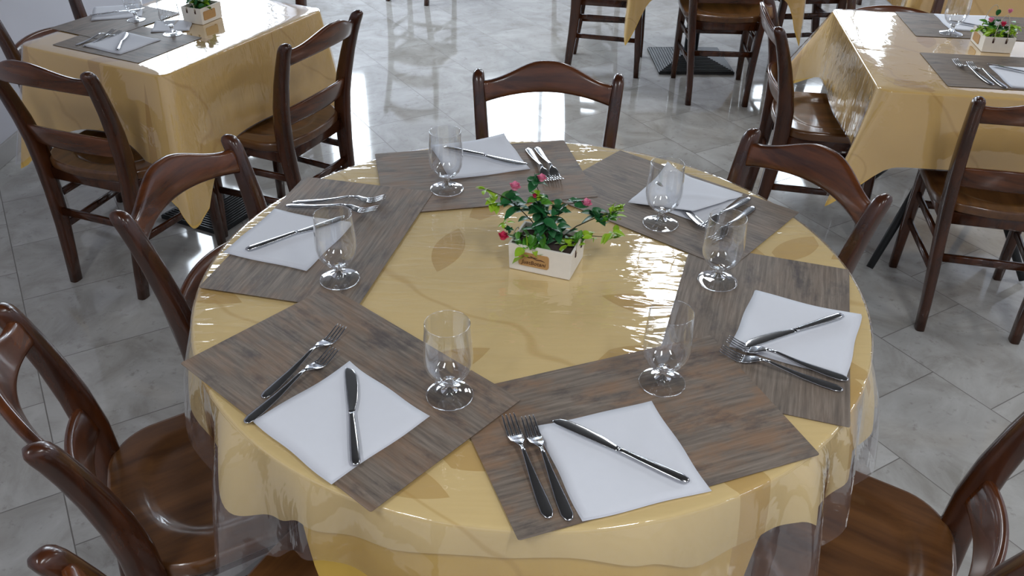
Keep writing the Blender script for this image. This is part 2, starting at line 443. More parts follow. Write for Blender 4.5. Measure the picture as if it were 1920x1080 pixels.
def build_chair():
    root = empty('dining_chair')
    out = seat_outline(); cx, cy = 0.0, -.012
    def zt(x, y):
        q = math.sqrt((x/.158)**2+((y+.015)/.142)**2)
        return SEAT_Z-.011*(1-smooth01((q-.84)/.16))+.003*abs(x)/.2
    g = G(); rows = []
    fr = [0.02]+[i/22 for i in range(1, 22)]+[.975]
    for f in fr: rows.append([(cx+(x-cx)*f, cy+(y-cy)*f, zt(cx+(x-cx)*f, cy+(y-cy)*f)) for x, y in out])
    for f, dz in ((.99, -.0015), (.998, -.004), (1.0, -.008), (1.0, -.024), (.995, -.028), (.98, -.030), (.5, -.030), (.02, -.030)):
        rows.append([(cx+(x-cx)*f, cy+(y-cy)*f, SEAT_Z+dz) for x, y in out])
    g.grid(rows, True)
    ctr = [len(g.v), len(g.v)+1]; g.v += [(cx, cy, zt(cx, cy)), (cx, cy, SEAT_Z-.030)]; no = len(out); last = (len(rows)-1)*no
    for i in range(no):
        j = (i+1) % no; g.f += [(ctr[0], j, i), (ctr[1], last+i, last+j)]; g.mi += [0, 0]; g.smooth += [True, True]
    g.obj('seat', M['seat'], root)
    for s in (1, -1):
        g = G(); secs = []
        for (z, x, y, hx, hy) in POST: secs.append(((s*x, y, z), (hx, 0, 0), (0, hy, 0)))
        if s < 0: secs = [(c, (-U[0], 0, 0), V) for c, U, V in secs]
        g.loft(secs, 20, exp=3.2); g.obj('rear_leg', M['wood'], root)
        g = G(); secs = []
        for z, x, y, h in ((0, .181, .170, .0145), (.12, .180, .166, .0165), (.28, .178, .158, .019), (.40, .176, .150, .0205), (.4215, .176, .149, .0205)):
            secs.append(((s*x, y, z), (s*h, 0, 0), (0, h, 0)))
        g.loft(secs, 16, exp=3.6); g.obj('front_leg', M['wood'], root)
    # crest rail
    def rail(z0f, z1f, bow, th, zc, name, nseg=28):
        g = G(); secs = []
        px, py = post_at(zc)[1:3]
        for i in range(nseg+1):
            t = -1+2*i/nseg
            x = t*(px-.006); y = py-bow*(1-t*t)+.002
            z0, z1 = z0f(t), z1f(t)
            lean = .30
            # tangent/thickness direction
            dy = 2*bow*t/px
            nx, ny = dy, 1.0; l = math.hypot(nx, ny); nx, ny = -nx/l, ny/l
            h = (z1-z0)/2
            secs.append(((x, y-lean*((z0+z1)/2-zc), (z0+z1)/2), (nx*th, ny*th, 0), (0, -lean*h, h)))
        g.loft(secs, 20, exp=4.0); g.obj(name, M['rail'], root)
    def up(t):
        a = abs(t); return .796+.048*smooth01((.93-a)/.86)
    rail(lambda t: .736+.022*(1-t*t), up, .042, .0105, .75, 'crest_rail')
    rail(lambda t: .510+.012*(1-t*t), lambda t: .580+.020*(1-t*t), .034, .0095, .55, 'back_slat')
    for s in (1, -1):
        g = G(); g.loft([((s*.172, -.17, .400), (.009, 0, 0), (0, 0, .021)), ((s*.176, .14, .400), (.009, 0, 0), (0, 0, .021))], 12, exp=6); g.obj('apron_rail', M['wood'], root)
        for z in (.205, .315):
            a = post_at(z)
            g = G(); g.loft([((s*a[1], a[2]+.01, z), (.0075, 0, 0), (0, 0, .0125)), ((s*.178, .157, z), (.0075, 0, 0), (0, 0, .0125))], 12, exp=4); g.obj('stretcher', M['wood'], root)
    g = G(); g.loft([((-.17, .152, .400), (0, .009, 0), (0, 0, .021)), ((.17, .152, .400), (0, .009, 0), (0, 0, .021))], 12, exp=6); g.obj('apron_rail', M['wood'], root)
    g = G(); g.loft([((-.172, -.178, .400), (0, .009, 0), (0, 0, .021)), ((.172, -.178, .400), (0, .009, 0), (0, 0, .021))], 12, exp=6); g.obj('apron_rail', M['wood'], root)
    g = G(); g.loft([((-.178, .160, .27), (0, .0085, 0), (0, 0, .014)), ((.178, .160, .27), (0, .0085, 0), (0, 0, .014))], 12, exp=4); g.obj('stretcher', M['wood'], root)
    a = post_at(.262)
    g = G(); g.loft([((-a[1], a[2]+.002, .262), (0, .0085, 0), (0, 0, .0135)), ((a[1], a[2]+.002, .262), (0, .0085, 0), (0, 0, .0135))], 12, exp=4); g.obj('stretcher', M['wood'], root)
    return root
CH = [  # x, y, rot deg, label, group
    (.044, .712, 177.0, 'dark walnut chair at far side of round table, its open back against bright floor', 'chairs at the round table'),
    (.448, .273, 120.9, 'dark walnut chair pushed in at right rear of the round table', 'chairs at the round table'),
    (-.547, .221, -107.0, 'dark walnut chair pushed in at upper left of the round table', 'chairs at the round table'),
    (-.605, -.265, -56.8, 'dark walnut chair at lower left, broad seat showing beside the clear vinyl', 'chairs at the round table'),
    (-.315, -.625, -27.0, 'dark walnut chair at bottom left edge, rounded post top nearest the camera', 'chairs at the round table'),
    (.555, -.420, 58.0, 'walnut chair at lower right with glossy dished seat in full view', 'chairs at the round table'),
    (-1.372, 1.240, -20.0, 'dark walnut chair in front of the left table, seen from behind', 'chairs at the left table'),
    (-.925, 1.493, 66.0, 'dark walnut chair at right side of the left table, next to hanging cloth corner', 'chairs at the left table'),
    (-1.745, 1.900, -112.0, 'dark walnut chair between left table and the white wall', 'chairs at the left table'),
    (-1.350, 2.780, 155.0, 'dark walnut chair at the back of the left table, barely showing', 'chairs at the left table'),
    (1.148, 1.621, -98.2, 'dark walnut chair at left side of the right table, seen side on', 'chairs at the right table'),
    (1.522, 1.058, -12.3, 'dark walnut chair in front of the right table, four legs on open floor', 'chairs at the right table'),
    (1.650, 2.320, 172.0, 'dark walnut chair behind the right table, beyond its glasses', 'chairs at the right table'),
    (1.021, 3.047, -2.0, 'walnut chair in front of the back table, standing over the black pedestal foot', 'chairs at the back table'),
    (.500, 3.420, -100.0, 'dark walnut chair at left side of the back table beside the yellow corner', 'chairs at the back table'),
    (1.560, 3.540, 96.0, 'dark walnut chair at right side of the back table', 'chairs at the back table'),
    (-.720, 4.820, -20.0, 'dark walnut chair at top edge above the open floor, farther to the left', 'chairs at the rear of the room'),
    (.460, 4.840, 18.0, 'dark walnut chair at top edge above the open floor, farther to the right', 'chairs at the rear of the room'),
    (2.500, 5.000, 8.0, 'dark walnut chair far back beyond the right table, one leg showing', 'chairs at the rear of the room'),
]
chair0 = build_chair()
for i, (x, y, a, lb, gr) in enumerate(CH):
    c = chair0 if i == 0 else dup(chair0, (x, y, 0), R(a))
    c.location = (x, y, 0); c.rotation_euler = (0, 0, R(a)); tag(c, lb, 'chair', gr)

# ================================================================ round table
TR, TZ = .6585, .750
FOLDS = [(-137, 5.0, .055), (-121, 3.5, .022), (-104, 6, .018), (-94, 3, .008), (-84, 3, .008), (-76, 8, .022), (-60, 4, .010), (-50, 4.5, .052), (-38, 4, .035), (-157, 6.5, .038), (-26, 5, .045),
         (-8, 6, .03), (12, 7, .03), (40, 8, .03), (70, 7, .02), (98, 8, .03), (128, 7, .025), (150, 7, .03), (176, 7, .03)]
def fold(phi, sharp=1.0):
    s_ = .010
    for c, w_, a in FOLDS:
        d = (phi-c+180) % 360-180
        s_ += a*math.exp(-(d/(w_*sharp))**2)
    return s_+.0022*math.sin(phi*.62+1.3*math.sin(phi*.11))
def round_cloth(name, mats, z, r0, drop, off, uns=240, folds=1.0, top=True, split=False):
    """top disc, rounded rim and folded skirt"""
    g = G(); n = 480; rows = []
    rr = [0.001, .2, .4, .55, .62, r0-.006]
    if top: rows += [[(r*math.cos(2*PI*i/n), r*math.sin(2*PI*i/n), z) for i in range(n)] for r in rr]
    else: rows += [[((r0-.006)*math.cos(2*PI*i/n), (r0-.006)*math.sin(2*PI*i/n), z) for i in range(n)]]
    for k in range(1, 5):
        a = k/4*PI/2
        rows.append([((r0-.006+off+.006*math.sin(a))*math.cos(2*PI*i/n), (r0-.006+off+.006*math.sin(a))*math.sin(2*PI*i/n), z-.006*(1-math.cos(a))) for i in range(n)])
    g.grid(rows, True)
    if split: g.mat(1)
    sk = [rows[-1]]; S = 14
    for k in range(1, S+1):
        t = k/S; row = []
        for i in range(n):
            phi = math.degrees(2*PI*i/n); phi = phi-360 if phi > 180 else phi
            d = drop(phi)*t
            sp = (1-math.exp(-d/.05))*.45+d/.30*.55
            r = r0+off+fold(phi)*folds*sp
            row.append((r*math.cos(2*PI*i/n), r*math.sin(2*PI*i/n), z-.006-d))
        sk.append(row)
    g.grid(sk, True)
    return g.obj(name, mats)
def drop_top(phi):
    return interp([(-180, .10), (-150, .12), (-141, .12), (-135, .16), (-128, .13), (-122, .09), (-110, .07), (-100, .05), (-86, .045), (-76, .07), (-68, .11), (-60, .10), (-52, .10), (-46, .15), (-40, .13), (-26, .12), (-15, .10), (0, .09), (60, .09), (120, .1), (180, .10)], phi)
def drop_under(phi):
    return interp([(-180, .06), (-124, .06), (-119, .22), (-100, .36), (-80, .40), (-62, .30), (-57, .10), (-54, .05), (180, .05)], phi)
def drop_vinyl(phi):
    return interp([(-180, .2), (-160, .17), (-146, .21), (-140, .28), (-136, .30), (-130, .23), (-123, .16), (-118, .14), (-100, .16), (-80, .16), (-62, .20), (-54, .26), (-49, .31), (-44, .26), (-36, .22), (-20, .2), (60, .2), (130, .2), (180, .25)], phi)
t = empty('round_table', (0, 0, 0)); tag(t, 'big round dining table under yellow cloth and clear vinyl, set for six', 'table')
g = G(); g.lathe([(0.001, .715), (.645, .715), (.650, .722), (.650, .742), (.645, .746), (.001, .746)], 96); g.obj('tabletop', M['under'], t)
g = G(); g.lathe([(.001, .05), (.045, .05), (.045, .70), (.12, .705), (.12, .7145), (.001, .7145)], 32); g.obj('pedestal', M['black'], t)
g = G(); g.lathe([(.001, .0), (.27, .0), (.27, .02), (.20, .035), (.001, .0495)], 48); g.obj('pedestal_foot', M['black'], t)
def cloth_color(o, label, group=None): return tag(o, label, 'tablecloth', group)
uc = round_cloth('tablecloth', M['under_cloth'], .7475, TR-.002, drop_under, 0, folds=.85)
cloth_color(uc, 'deep yellow under cloth hanging lowest at the front of the round table')
tcl = round_cloth('tablecloth', M['cloth'], TZ, TR, drop_top, .0012, folds=1.0)
cloth_color(tcl, 'pale yellow patterned top cloth with leaf motifs on the round table')
vn = round_cloth('vinyl_cover', [M['vinyl'], M['vinyl_skirt']], TZ+.0012, TR+.001, drop_vinyl, .0035, folds=1.22, split=True)
tag(vn, 'clear glossy vinyl sheet over the yellow cloth of the round table', 'table cover')

# ---------------------------------------------------------------- square tables
def square_table(kind, cx, cy, rot, hx, hy, label, clabel, vlabel, tips, ped='plate', mode=0, drop0=.235, cdrop=.15, cwid=.06, lean=None, extra=0.0, foot=.215):
    """hx, hy half sizes; tips: corner flare for (-,-),(+,-),(+,+),(-,+)"""
    t = empty('square_table', (cx, cy, 0), rot); tag(t, label, 'table')
    g = G(); g.box(-hx+.006, -hy+.006, .722, hx-.006, hy-.006, .746); g.obj('tabletop', M['under'], t, bevel=.006)
    if ped == 'plate':
        g = G(); g.lathe([(.001, .07), (.04, .07), (.04, .69), (.11, .70), (.11, .7215), (.001, .7215)], 32); g.obj('pedestal', M['black'], t)
        g = G(); rows = []
        prof = [(1, 0), (1, .014)]
        for k in range(12): prof += [(1-.058*(k+.45), .014+.0042*k+.001), (1-.058*(k+.5), .014+.0042*(k+1)), (1-.058*(k+1), .014+.0042*(k+1))]
        for f, z in prof+[(.01, .0695)]:
            rows.append([(foot*f*sx, foot*f*sy, z) for sx, sy in ((-1, -1), (1, -1), (1, 1), (-1, 1))])
        g.grid(rows, True, False)
        g.obj('pedestal_foot', M['black'], t)
    else:
        g = G(); g.lathe([(.001, .45), (.035, .45), (.035, .70), (.10, .705), (.10, .7215), (.001, .7215)], 24); g.obj('pedestal', M['black'], t)
        for k in range(4):
            a = R(45+90*k); ca, sa = math.cos(a), math.sin(a)
            g = G(); g.tube([(.03*ca, .03*sa, .60), (.16*ca, .16*sa, .34), (.38*ca, .38*sa, .013)], [.020, .018, .013], 12)
            g.obj('leg', M['black'], t)
    # cloth perimeter
    def cw(d): return math.exp(-(d/cwid)**1.35)
    def perim():
        P = []; rad = .03; n = 44
        cs = [(hx-rad, -hy+rad, -90, 1), (hx-rad, hy-rad, 0, 2), (-hx+rad, hy-rad, 90, 3), (-hx+rad, -hy+rad, 180, 0)]
        for k, (px, py, a0, ci) in enumerate(cs):
            for i in range(11):
                a = R(a0+9*i); w_ = cw(abs(i-5)*.0047)
                P.append((px+rad*math.cos(a), py+rad*math.sin(a), math.cos(a), math.sin(a), w_, ci, 0))
            qx, qy, b0, _ = cs[(k+1) % 4]; a = R(a0+90)
            sx, sy = px+rad*math.cos(a), py+rad*math.sin(a); ex, ey = qx+rad*math.cos(a), qy+rad*math.sin(a)
            for i in range(1, n):
                u = i/n; d = min(u, 1-u)*n
                P.append((sx+(ex-sx)*u, sy+(ey-sy)*u, math.cos(a), math.sin(a), cw(.0236+d/n*math.hypot(ex-sx, ey-sy)), ci if u < .5 else (ci+1) % 4, math.sin(PI*u*3+ci)*.5+.5))
        return P
    P = perim()
    def sheet(name, mats, z, off, d0, dc, split, flare):
        g = G(); rows = []
        for f in (.001, .5, .9): rows.append([(p[0]*f, p[1]*f, z) for p in P])
        for k in range(5):
            a = k/4*PI/2
            rows.append([(p[0]+p[2]*(.006*math.sin(a)+off-.006*0), p[1]+p[3]*(.006*math.sin(a)+off), z-.006*(1-math.cos(a))) for p in P])
        g.grid(rows, True)
        if split: g.mat(1)
        sk = [rows[-1]]
        for k in range(1, 13):
            u = k/12; row = []
            for p in P:
                nx, ny, wt, ci, wv = p[2:]
                cdx, cdy = (-1, 1, 1, -1)[ci]/math.sqrt(2), (-1, -1, 1, 1)[ci]/math.sqrt(2)
                if lean and ci in lean: cdx, cdy = lean[ci]
                d = (d0+extra*max(0.0, nx)+(dc[ci] if isinstance(dc, tuple) else dc)*wt)*u
                sp = d/.38
                o = off+.006+.010*sp+.018*wv*sp
                cf = tips[ci]*wt*sp*flare
                row.append((p[0]+nx*o+cdx*cf, p[1]+ny*o+cdy*cf, z-.006-d))
            sk.append(row)
        g.grid(sk, True)
        o = g.obj(name, mats); o.location = (cx, cy, 0); o.rotation_euler = (0, 0, rot); return o
    c = sheet('tablecloth', M['cloth2'], TZ, .0015, drop0, cdrop, False, 1.0); cloth_color(c, clabel)
    if vlabel:
        v = sheet('vinyl_cover', [M['vinyl2'], M['vinyl_skirt']], TZ+.0012, .0045, drop0+.004, tuple(q-.02 for q in cdrop) if isinstance(cdrop, tuple) else cdrop-.02, True, 1.12); tag(v, vlabel, 'table cover')
    return t
M['cloth2'] = cloth_mat('golden_damask', (236, 196, 108), (200, 150, 54))
M['vinyl2'] = vinyl('clear_vinyl_taut', bump=.10, scale=9, stretch=(1, 1, 1))
LT = dict(cx=-1.240, cy=1.600, rot=R(-25.5), hx=.315, hy=.405)
RT = dict(cx=1.580, cy=1.459, rot=R(-7.3), hx=.437, hy=.437)
square_table('l', LT['cx'], LT['cy'], LT['rot'], LT['hx'], LT['hy'], 'square table at upper left by the white wall, on ribbed black foot',
             'yellow cloth on the upper left table, corner hanging over its chairs', 'clear vinyl over the upper left table, catching window glare', (.10, .10, .05, .10), cdrop=(.20, .20, .18, .2), cwid=.10, extra=.045, foot=.15)
square_table('r', RT['cx'], RT['cy'], RT['rot'], RT['hx'], RT['hy'], 'square table at upper right on splayed black legs',
             'yellow cloth on the upper right table with a wide flared corner', 'clear vinyl over the upper right table, edge sticking out at its far corner', (.12, .10, .08, .22), ped='splay', cdrop=(.14, .12, .12, .15), cwid=.034, lean={0: (-.85, -.52)})
square_table('n', .980, 3.490, R(2), .437, .437, 'square table at the back on a square ribbed black foot',
             'yellow cloth on the back table, pointed corners hanging between the chairs', 'clear vinyl over the back table', (.02, .02, .06, .06), cdrop=.26, drop0=.24, cwid=.045)
square_table('q', 2.30, 3.05, R(-5), .437, .437, 'square table at top right corner behind the right table',
             'yellow cloth on the table at the top right corner', 'clear vinyl on the table at the top right corner', (.06, .06, .06, .06), cdrop=.15)

# ================================================================ place settings
MW, MH = .500, .3264
LV = {5: 0, 4: 1, 6: 1, 1: 2, 2: 3, 3: 4}
ZB = TZ+.0022
STEP = .0011
def mat_top(k): return ZB+LV[k]*STEP+.0007
def placemat_mesh(wd, hd, name, mt):
    g = G(); rows = []
    r = .004; pts = []
    for sx, sy, a0 in ((1, 1, 0), (-1, 1, 90), (-1, -1, 180), (1, -1, 270)):
        for i in range(4):
            a = R(a0+30*i); pts.append((sx*(wd/2-r)+r*math.cos(a), sy*(hd/2-r)+r*math.sin(a)))
    n = len(pts)
    g.add([(x, y, .0007) for x, y in pts]+[(x, y, 0) for x, y in pts], [tuple(range(n)), tuple(reversed(range(n, 2*n)))]+[(i, n+i, n+(i+1) % n, (i+1) % n) for i in range(n)], False)
    return g.obj(name, mt)
PM = {1: (-.1169, .4448, 102.13), 2: (-.4408, .1357, 167.65), 3: (-.3159, -.3510, -130.88), 4: (.1525, -.4403, -69.29), 5: (.4296, -.1541, -17.28), 6: (.3242, .3146, 49.91)}
PL = {1: 'grey wood-print placemat at the far side of the round table, behind the flowers', 2: 'grey wood-print placemat at upper left of the round table, ragged under the left glass',
      3: 'grey wood-print placemat at lower left of round table, corner overhanging the rim', 4: 'warm brown wood-print placemat nearest the camera, at the bottom of the table',
      5: 'grey wood-print placemat at right rim of round table with vertical grain', 6: 'grey wood-print placemat at upper right of round table under the crumpled napkin'}
PL[2] = 'grey wood-print placemat at upper left of the round table, beside the upper left chair'
for k, (x, y, a) in PM.items():
    o = placemat_mesh(MW, MH, 'placemat', MATS[k-1]); o.location = (x, y, ZB+LV[k]*STEP); o.rotation_euler = (0, 0, R(a+90))
    tag(o, PL[k], 'placemat', 'placemats on the round table')

def napkin(x, y, a, z, s, label, group, lift=0.0, seed=0):
    """folded paper napkin: four soft layers"""
    rnd = random.Random(seed); g = G(); n = 14; h = s/2
    p1, p2 = rnd.uniform(0, 6), rnd.uniform(0, 6)
    cz = [rnd.uniform(0, .004), rnd.uniform(0, .002), rnd.uniform(0, .003)+lift, rnd.uniform(0, .002)]
    for lay in range(3):
        rows = []; ins = .0012*lay
        for j in range(n+1):
            row = []
            for i in range(n+1):
                u, v = -1+2*i/n, -1+2*j/n
                xx = u*(h-ins); yy = v*(h-ins*.7)
                e = max(abs(u), abs(v))
                puff = .0012*(1-e**4)*(lay+1)/3
                c_ = [max(0, -u-v-1)**2*cz[0], max(0, u-v-1)**2*cz[1], max(0, u+v-1)**2*cz[2], max(0, v-u-1)**2*cz[3]]
                zz = .0004+lay*.0009+puff*(1+.4*math.sin(3*u+p1)*math.cos(2*v+p2))+sum(c_)*(.4+.3*lay)
                row.append((xx+.0012*math.sin(5*v+p1), yy+.0012*math.sin(4*u+p2), zz))
            rows.append(row)
        g.grid(rows)
    o = g.obj('napkin', M['napkin'], solid=.0003); o.location = (x, y, z); o.rotation_euler = (0, 0, R(a)); return tag(o, label, 'napkin', group)
NP = {1: (-.1276, .540, -26.2+45, .204), 2: (-.5179, .1181, -63.8+45, .200), 3: (-.3079, -.4462, 6.5+42, .200), 4: (.1317, -.5183, -26.9+45, .204), 5: (.4929, -.1852, -69.9+45, .204)}
NL = {1: 'white napkin on the far placemat behind the flowers, one corner past the rim', 2: 'white napkin on the upper left placemat, seen partly through a glass',
      3: 'white napkin on the lower left placemat under an upright black-looking knife', 4: 'white napkin on the nearest placemat under a slanted knife',
      5: 'white napkin on the right rim placemat, forks resting over its edge'}
GRN = 'folded paper napkins on the round table'
for k, (x, y, a, s) in NP.items(): napkin(x, y, a, mat_top(k)+.0004, s, NL[k], GRN, lift=.004 if k != 1 else .008, seed=k)
# crumpled one with a folded-over flap on mat 6
na = R(-82.6+45+180)
g = G(); n = 16; rows = []
for j in range(n+1):
    row = []
    for i in range(n+1):
        u, v = -1+2*i/n, -1+2*j/n
        row.append((u*.096, v*.096, .0006+.0014*(math.sin(2.3*u+1)*math.cos(2*v))**2))
    rows.append(row)
g.grid(rows)
n6 = g.obj('napkin', M['napkin'], solid=.0004); n6.location = (.3740, .3450, mat_top(6)+.0004); n6.rotation_euler = (0, 0, na)
tag(n6, 'rumpled white napkin with turned-back flap on the upper right placemat', 'napkin', GRN)
# flap in world space around the rear corner, curling up to a small peak
def wflap():
    A = Vector((.2285, .3065, .7575)); B_ = Vector((.3707, .2524, .7672)); C_ = Vector((.5027, .3374, .7630)); D_ = Vector((.3410, .4734, .7650))
    g = G(); rows = []; n = 18
    for j in range(n+1):
        row = []
        v = j/n
        for i in range(n+1):
            u = i/n
            p = A*(1-u)*(1-v)+B_*u*(1-v)+C_*u*v+D_*(1-u)*v
            z = p.z+.0045*math.sin(PI*u)*math.sin(PI*v)+.002*math.exp(-((v-u*.6-.1)/.07)**2)
            k = max(0.0, v-u-.62)/.38; z += .020*k*k
            row.append((p.x, p.y, z))
        rows.append(row)
    g.grid(rows); return g
fl = wflap().obj('napkin_flap', M['napkin'], solid=.0004)
fl.parent = n6; fl.matrix_parent_inverse = (Matrix.Translation(n6.location) @ Matrix.Rotation(na, 4, 'Z')).inverted()

# ---------------------------------------------------------------- cutlery (local +x = tip, origin mid, lying on z=0)
def build_knife():
    root = empty('table_knife'); L = .235
    x0 = -L/2
    g = G(); secs = []
    for x, w_, t_, z in ((0, .002, .0010, .004), (.003, .0062, .0028, .004), (.012, .0082, .0036, .0042), (.045, .0080, .0036, .0042), (.085, .0064, .0034, .0044), (.108, .0052, .0034, .0046), (.113, .0056, .0036, .0046), (.117, .0052, .0028, .0046)):
        secs.append(((x0+x, 0, z), (0, w_, 0), (0, 0, t_)))
    g.loft(secs, 16, exp=2.4); g.obj('handle', M['steel'], root)
    g = G(); secs = []
    for x, a, b, t_ in ((.117, .0050, -.0050, .0020), (.124, .0052, -.0070, .0013), (.150, .0055, -.0122, .0011), (.185, .0058, -.0148, .0010), (.212, .0058, -.0140, .0009), (.226, .0054, -.0095, .0008), (.233, .0040, -.0030, .0007), (.235, .0025, -.0002, .0005)):
        secs.append(((x0+x, (a+b)/2, .0046), (0, (a-b)/2, 0), (0, 0, t_)))
    g.loft(secs, 16, exp=2.0); g.obj('blade', M['steel'], root)
    return root
def build_fork():
    root = empty('table_fork'); L = .215; x0 = -L/2
    def zc(x):
        return interp([(0, .0022), (.05, .0035), (.10, .0095), (.135, .0145), (.150, .0120), (.168, .0045), (.18, .0030), (.215, .0120)], x)
    g = G(); secs = []
    for x, w_, t_ in ((0, .002, .0008), (.003, .0062, .0014), (.012, .0094, .0016), (.035, .0092, .0016), (.07, .0070, .0017), (.10, .0048, .0019), (.125, .0034, .0021), (.138, .0034, .0020)):
        secs.append(((x0+x, 0, zc(x)), (0, w_, 0), (0, 0, t_)))
    g.loft(secs, 14, exp=2.4); g.obj('handle', M['steel'], root)
    g = G(); secs = []
    for x, w_, t_ in ((.138, .0028, .0020), (.145, .0050, .0015), (.152, .0092, .0012), (.160, .0116, .0011), (.170, .0124, .0010), (.174, .0124, .0009)):
        secs.append(((x0+x, 0, zc(x)), (0, w_, 0), (0, 0, t_)))
    g.loft(secs, 14, exp=2.6)
    for k in range(4):
        y = -.0104+.0069*k
        g.loft([((x0+x, y*(1-.06*(x-.17)/.045), zc(x)), (0, w_, 0), (0, 0, .0009)) for x, w_ in ((.170, .0020), (.180, .0019), (.195, .0017), (.208, .0014), (.213, .0010), (.215, .0004))], 8)
    g.obj('tines', M['steel'], root)
    return root
knife0, fork0 = build_knife(), build_fork()
used = {'k': False, 'f': False, 'g': False}
def lay(kind, tip, end, z, label, group, scale=None, tilt=0.0, cat=None):
    a = math.atan2(tip[1]-end[1], tip[0]-end[0]); c = ((tip[0]+end[0])/2, (tip[1]+end[1])/2, z)
    proto = knife0 if kind == 'k' else fork0
    if not used[kind]: o = proto; used[kind] = True
    else: o = dup(proto, c, a)
    o.location = c; o.rotation_euler = (0, -tilt, a)
    if scale: o.scale = (scale,)*3
    return tag(o, label, 'knife' if kind == 'k' else 'fork', group)
NZ = .0052
GK, GF = 'knives on the round table', 'forks on the round table'
lay('k', (-.0031, .486), (-.2224, .5815), mat_top(1)+NZ, 'steel knife across the far napkin behind the flowers', GK)
lay('k', (-.4119, .2057), (-.5944, .0543), mat_top(2)+NZ, 'dark-looking steel knife on the upper left napkin, blade behind a glass', GK)
lay('k', (-.3167, -.3306), (-.2677, -.5529), mat_top(3)+NZ, 'steel knife lying upright in view on the lower left napkin', GK)
lay('k', (.0338, -.4488), (.2261, -.5731), mat_top(4)+NZ, 'steel knife slanting down right across the nearest napkin', GK)
lay('k', (.3809, -.2450), (.5911, -.1388), mat_top(5)+NZ, 'bright steel knife on the right rim napkin, handle pointing up right', GK)
lay('k', (.3881, .1899), (.3081, .4050), mat_top(6)+.0030, 'steel knife under the flap of the rumpled napkin, blade tip showing', GK)
lay('f', (.0502, .3889), (-.0033, .600), mat_top(1), 'left one of two forks on the far placemat, beside the napkin', GF)
lay('f', (.0735, .3979), (.0206, .606), mat_top(1), 'right one of two forks on the far placemat, toward bare yellow cloth', GF)
lay('f', (-.3333, .2950), (-.5468, .2770), mat_top(2), 'farther of two forks at upper left, behind the glass', GF)
lay('f', (-.3440, .2330), (-.5560, .2560), mat_top(2)+.0035, 'nearer of two forks at upper left, bowl just behind the glass rim', GF)
lay('f', (-.3463, -.2090), (-.4470, -.4010), mat_top(3), 'fork farther from the lower left napkin, tines reaching highest', GF)
lay('f', (-.3485, -.2770), (-.4590, -.4600), mat_top(3), 'fork touching the lower left napkin, handle end at its corner', GF)
lay('f', (-.0416, -.4368), (.0205, -.6426), mat_top(4), 'outer left fork on the nearest placemat', GF)
lay('f', (-.0106, -.4400), (.0490, -.6465), mat_top(4), 'inner fork on the nearest placemat, against the napkin edge', GF)
lay('f', (.3521, -.2300), (.5417, -.3285), mat_top(5)+.0046, 'upper of two forks on the right rim placemat, lying on the napkin edge', GF)
lay('f', (.3363, -.2524), (.5265, -.3510), mat_top(5), 'lower of two forks on the right rim placemat, beside the napkin', GF)
lay('f', (.3740, .1740), (.5170, .3340), mat_top(6)+.0046, 'upper of two forks at the rumpled napkin, shiny handle end', GF)
lay('f', (.3900, .1290), (.5190, .2980), mat_top(6), 'lower of two forks at the rumpled napkin, nearer the right rim', GF)

# ---------------------------------------------------------------- stemmed glasses
def build_glass():
    root = empty('stemmed_glass')
    g = G(); H = .148
    outer = [(.004, .034), (.014, .0355), (.024, .041), (.033, .051), (.0385, .064), (.0405, .078), (.0402, .095), (.0388, .115), (.0372, .135), (.0366, H-.001)]
    rim = [(.0364, H), (.0354, H), (.0352, H-.001)]
    inner = [(r-.0014 if r > .02 else r*.9, z+.0022) for r, z in reversed(outer[:-1])]
    inner = [(r, min(z, H-.002)) for r, z in inner]; inner[-1] = (.0008, .0385)
    g.lathe([(.0008, .034)]+outer+rim+inner, 64); g.obj('bowl', M['bowl_glass'], root)
    g = G(); g.lathe([(.0008, .0335), (.011, .0330), (.0095, .0305), (.0068, .0270), (.0062, .0225), (.0075, .0175), (.011, .0125), (.014, .0105)], 40)
    g.lathe([(.014, .0105), (.0008, .0103)], 40); g.obj('stem', M['solid_glass'], root)
    g = G(); g.lathe([(.0008, .0100), (.014, .0100), (.022, .0066), (.032, .0040), (.0385, .0028), (.0402, .0019), (.0395, .0006), (.036, .0003), (.028, .0016), (.0008, .0030)], 64); g.obj('foot', M['bowl_glass'], root)
    return root
glass0 = build_glass()
def stand(x, y, z, label, group, scale=None):
    if not used['g']: o = glass0; used['g'] = True; o.location = (x, y, z)
    else: o = dup(glass0, (x, y, z), 0)
    if scale: o.scale = (scale,)*3
    return tag(o, label, 'glass', group)
GG = 'clear goblets on the round table'
stand(-.197, .363, mat_top(1), 'clear short-stemmed glass on the far placemat, left of the flowers', GG)
stand(-.382, -.039, mat_top(3)+.0002, 'clear short-stemmed glass at upper left, in front of the napkin corner', GG)
stand(-.139, -.384, mat_top(3)+.0002, 'clear short-stemmed glass on the lower left placemat, beside napkin corner', GG)
stand(.221, -.338, mat_top(4)+.0002, 'clear short-stemmed glass on the nearest placemat, above the napkin', GG)
stand(.376, -.018, mat_top(5)+.0012, 'clear short-stemmed glass at right, in front of two fork heads', GG)
stand(.292, .214, mat_top(6)+.0002, 'clear short-stemmed glass at upper right, before the rumpled napkin', GG)

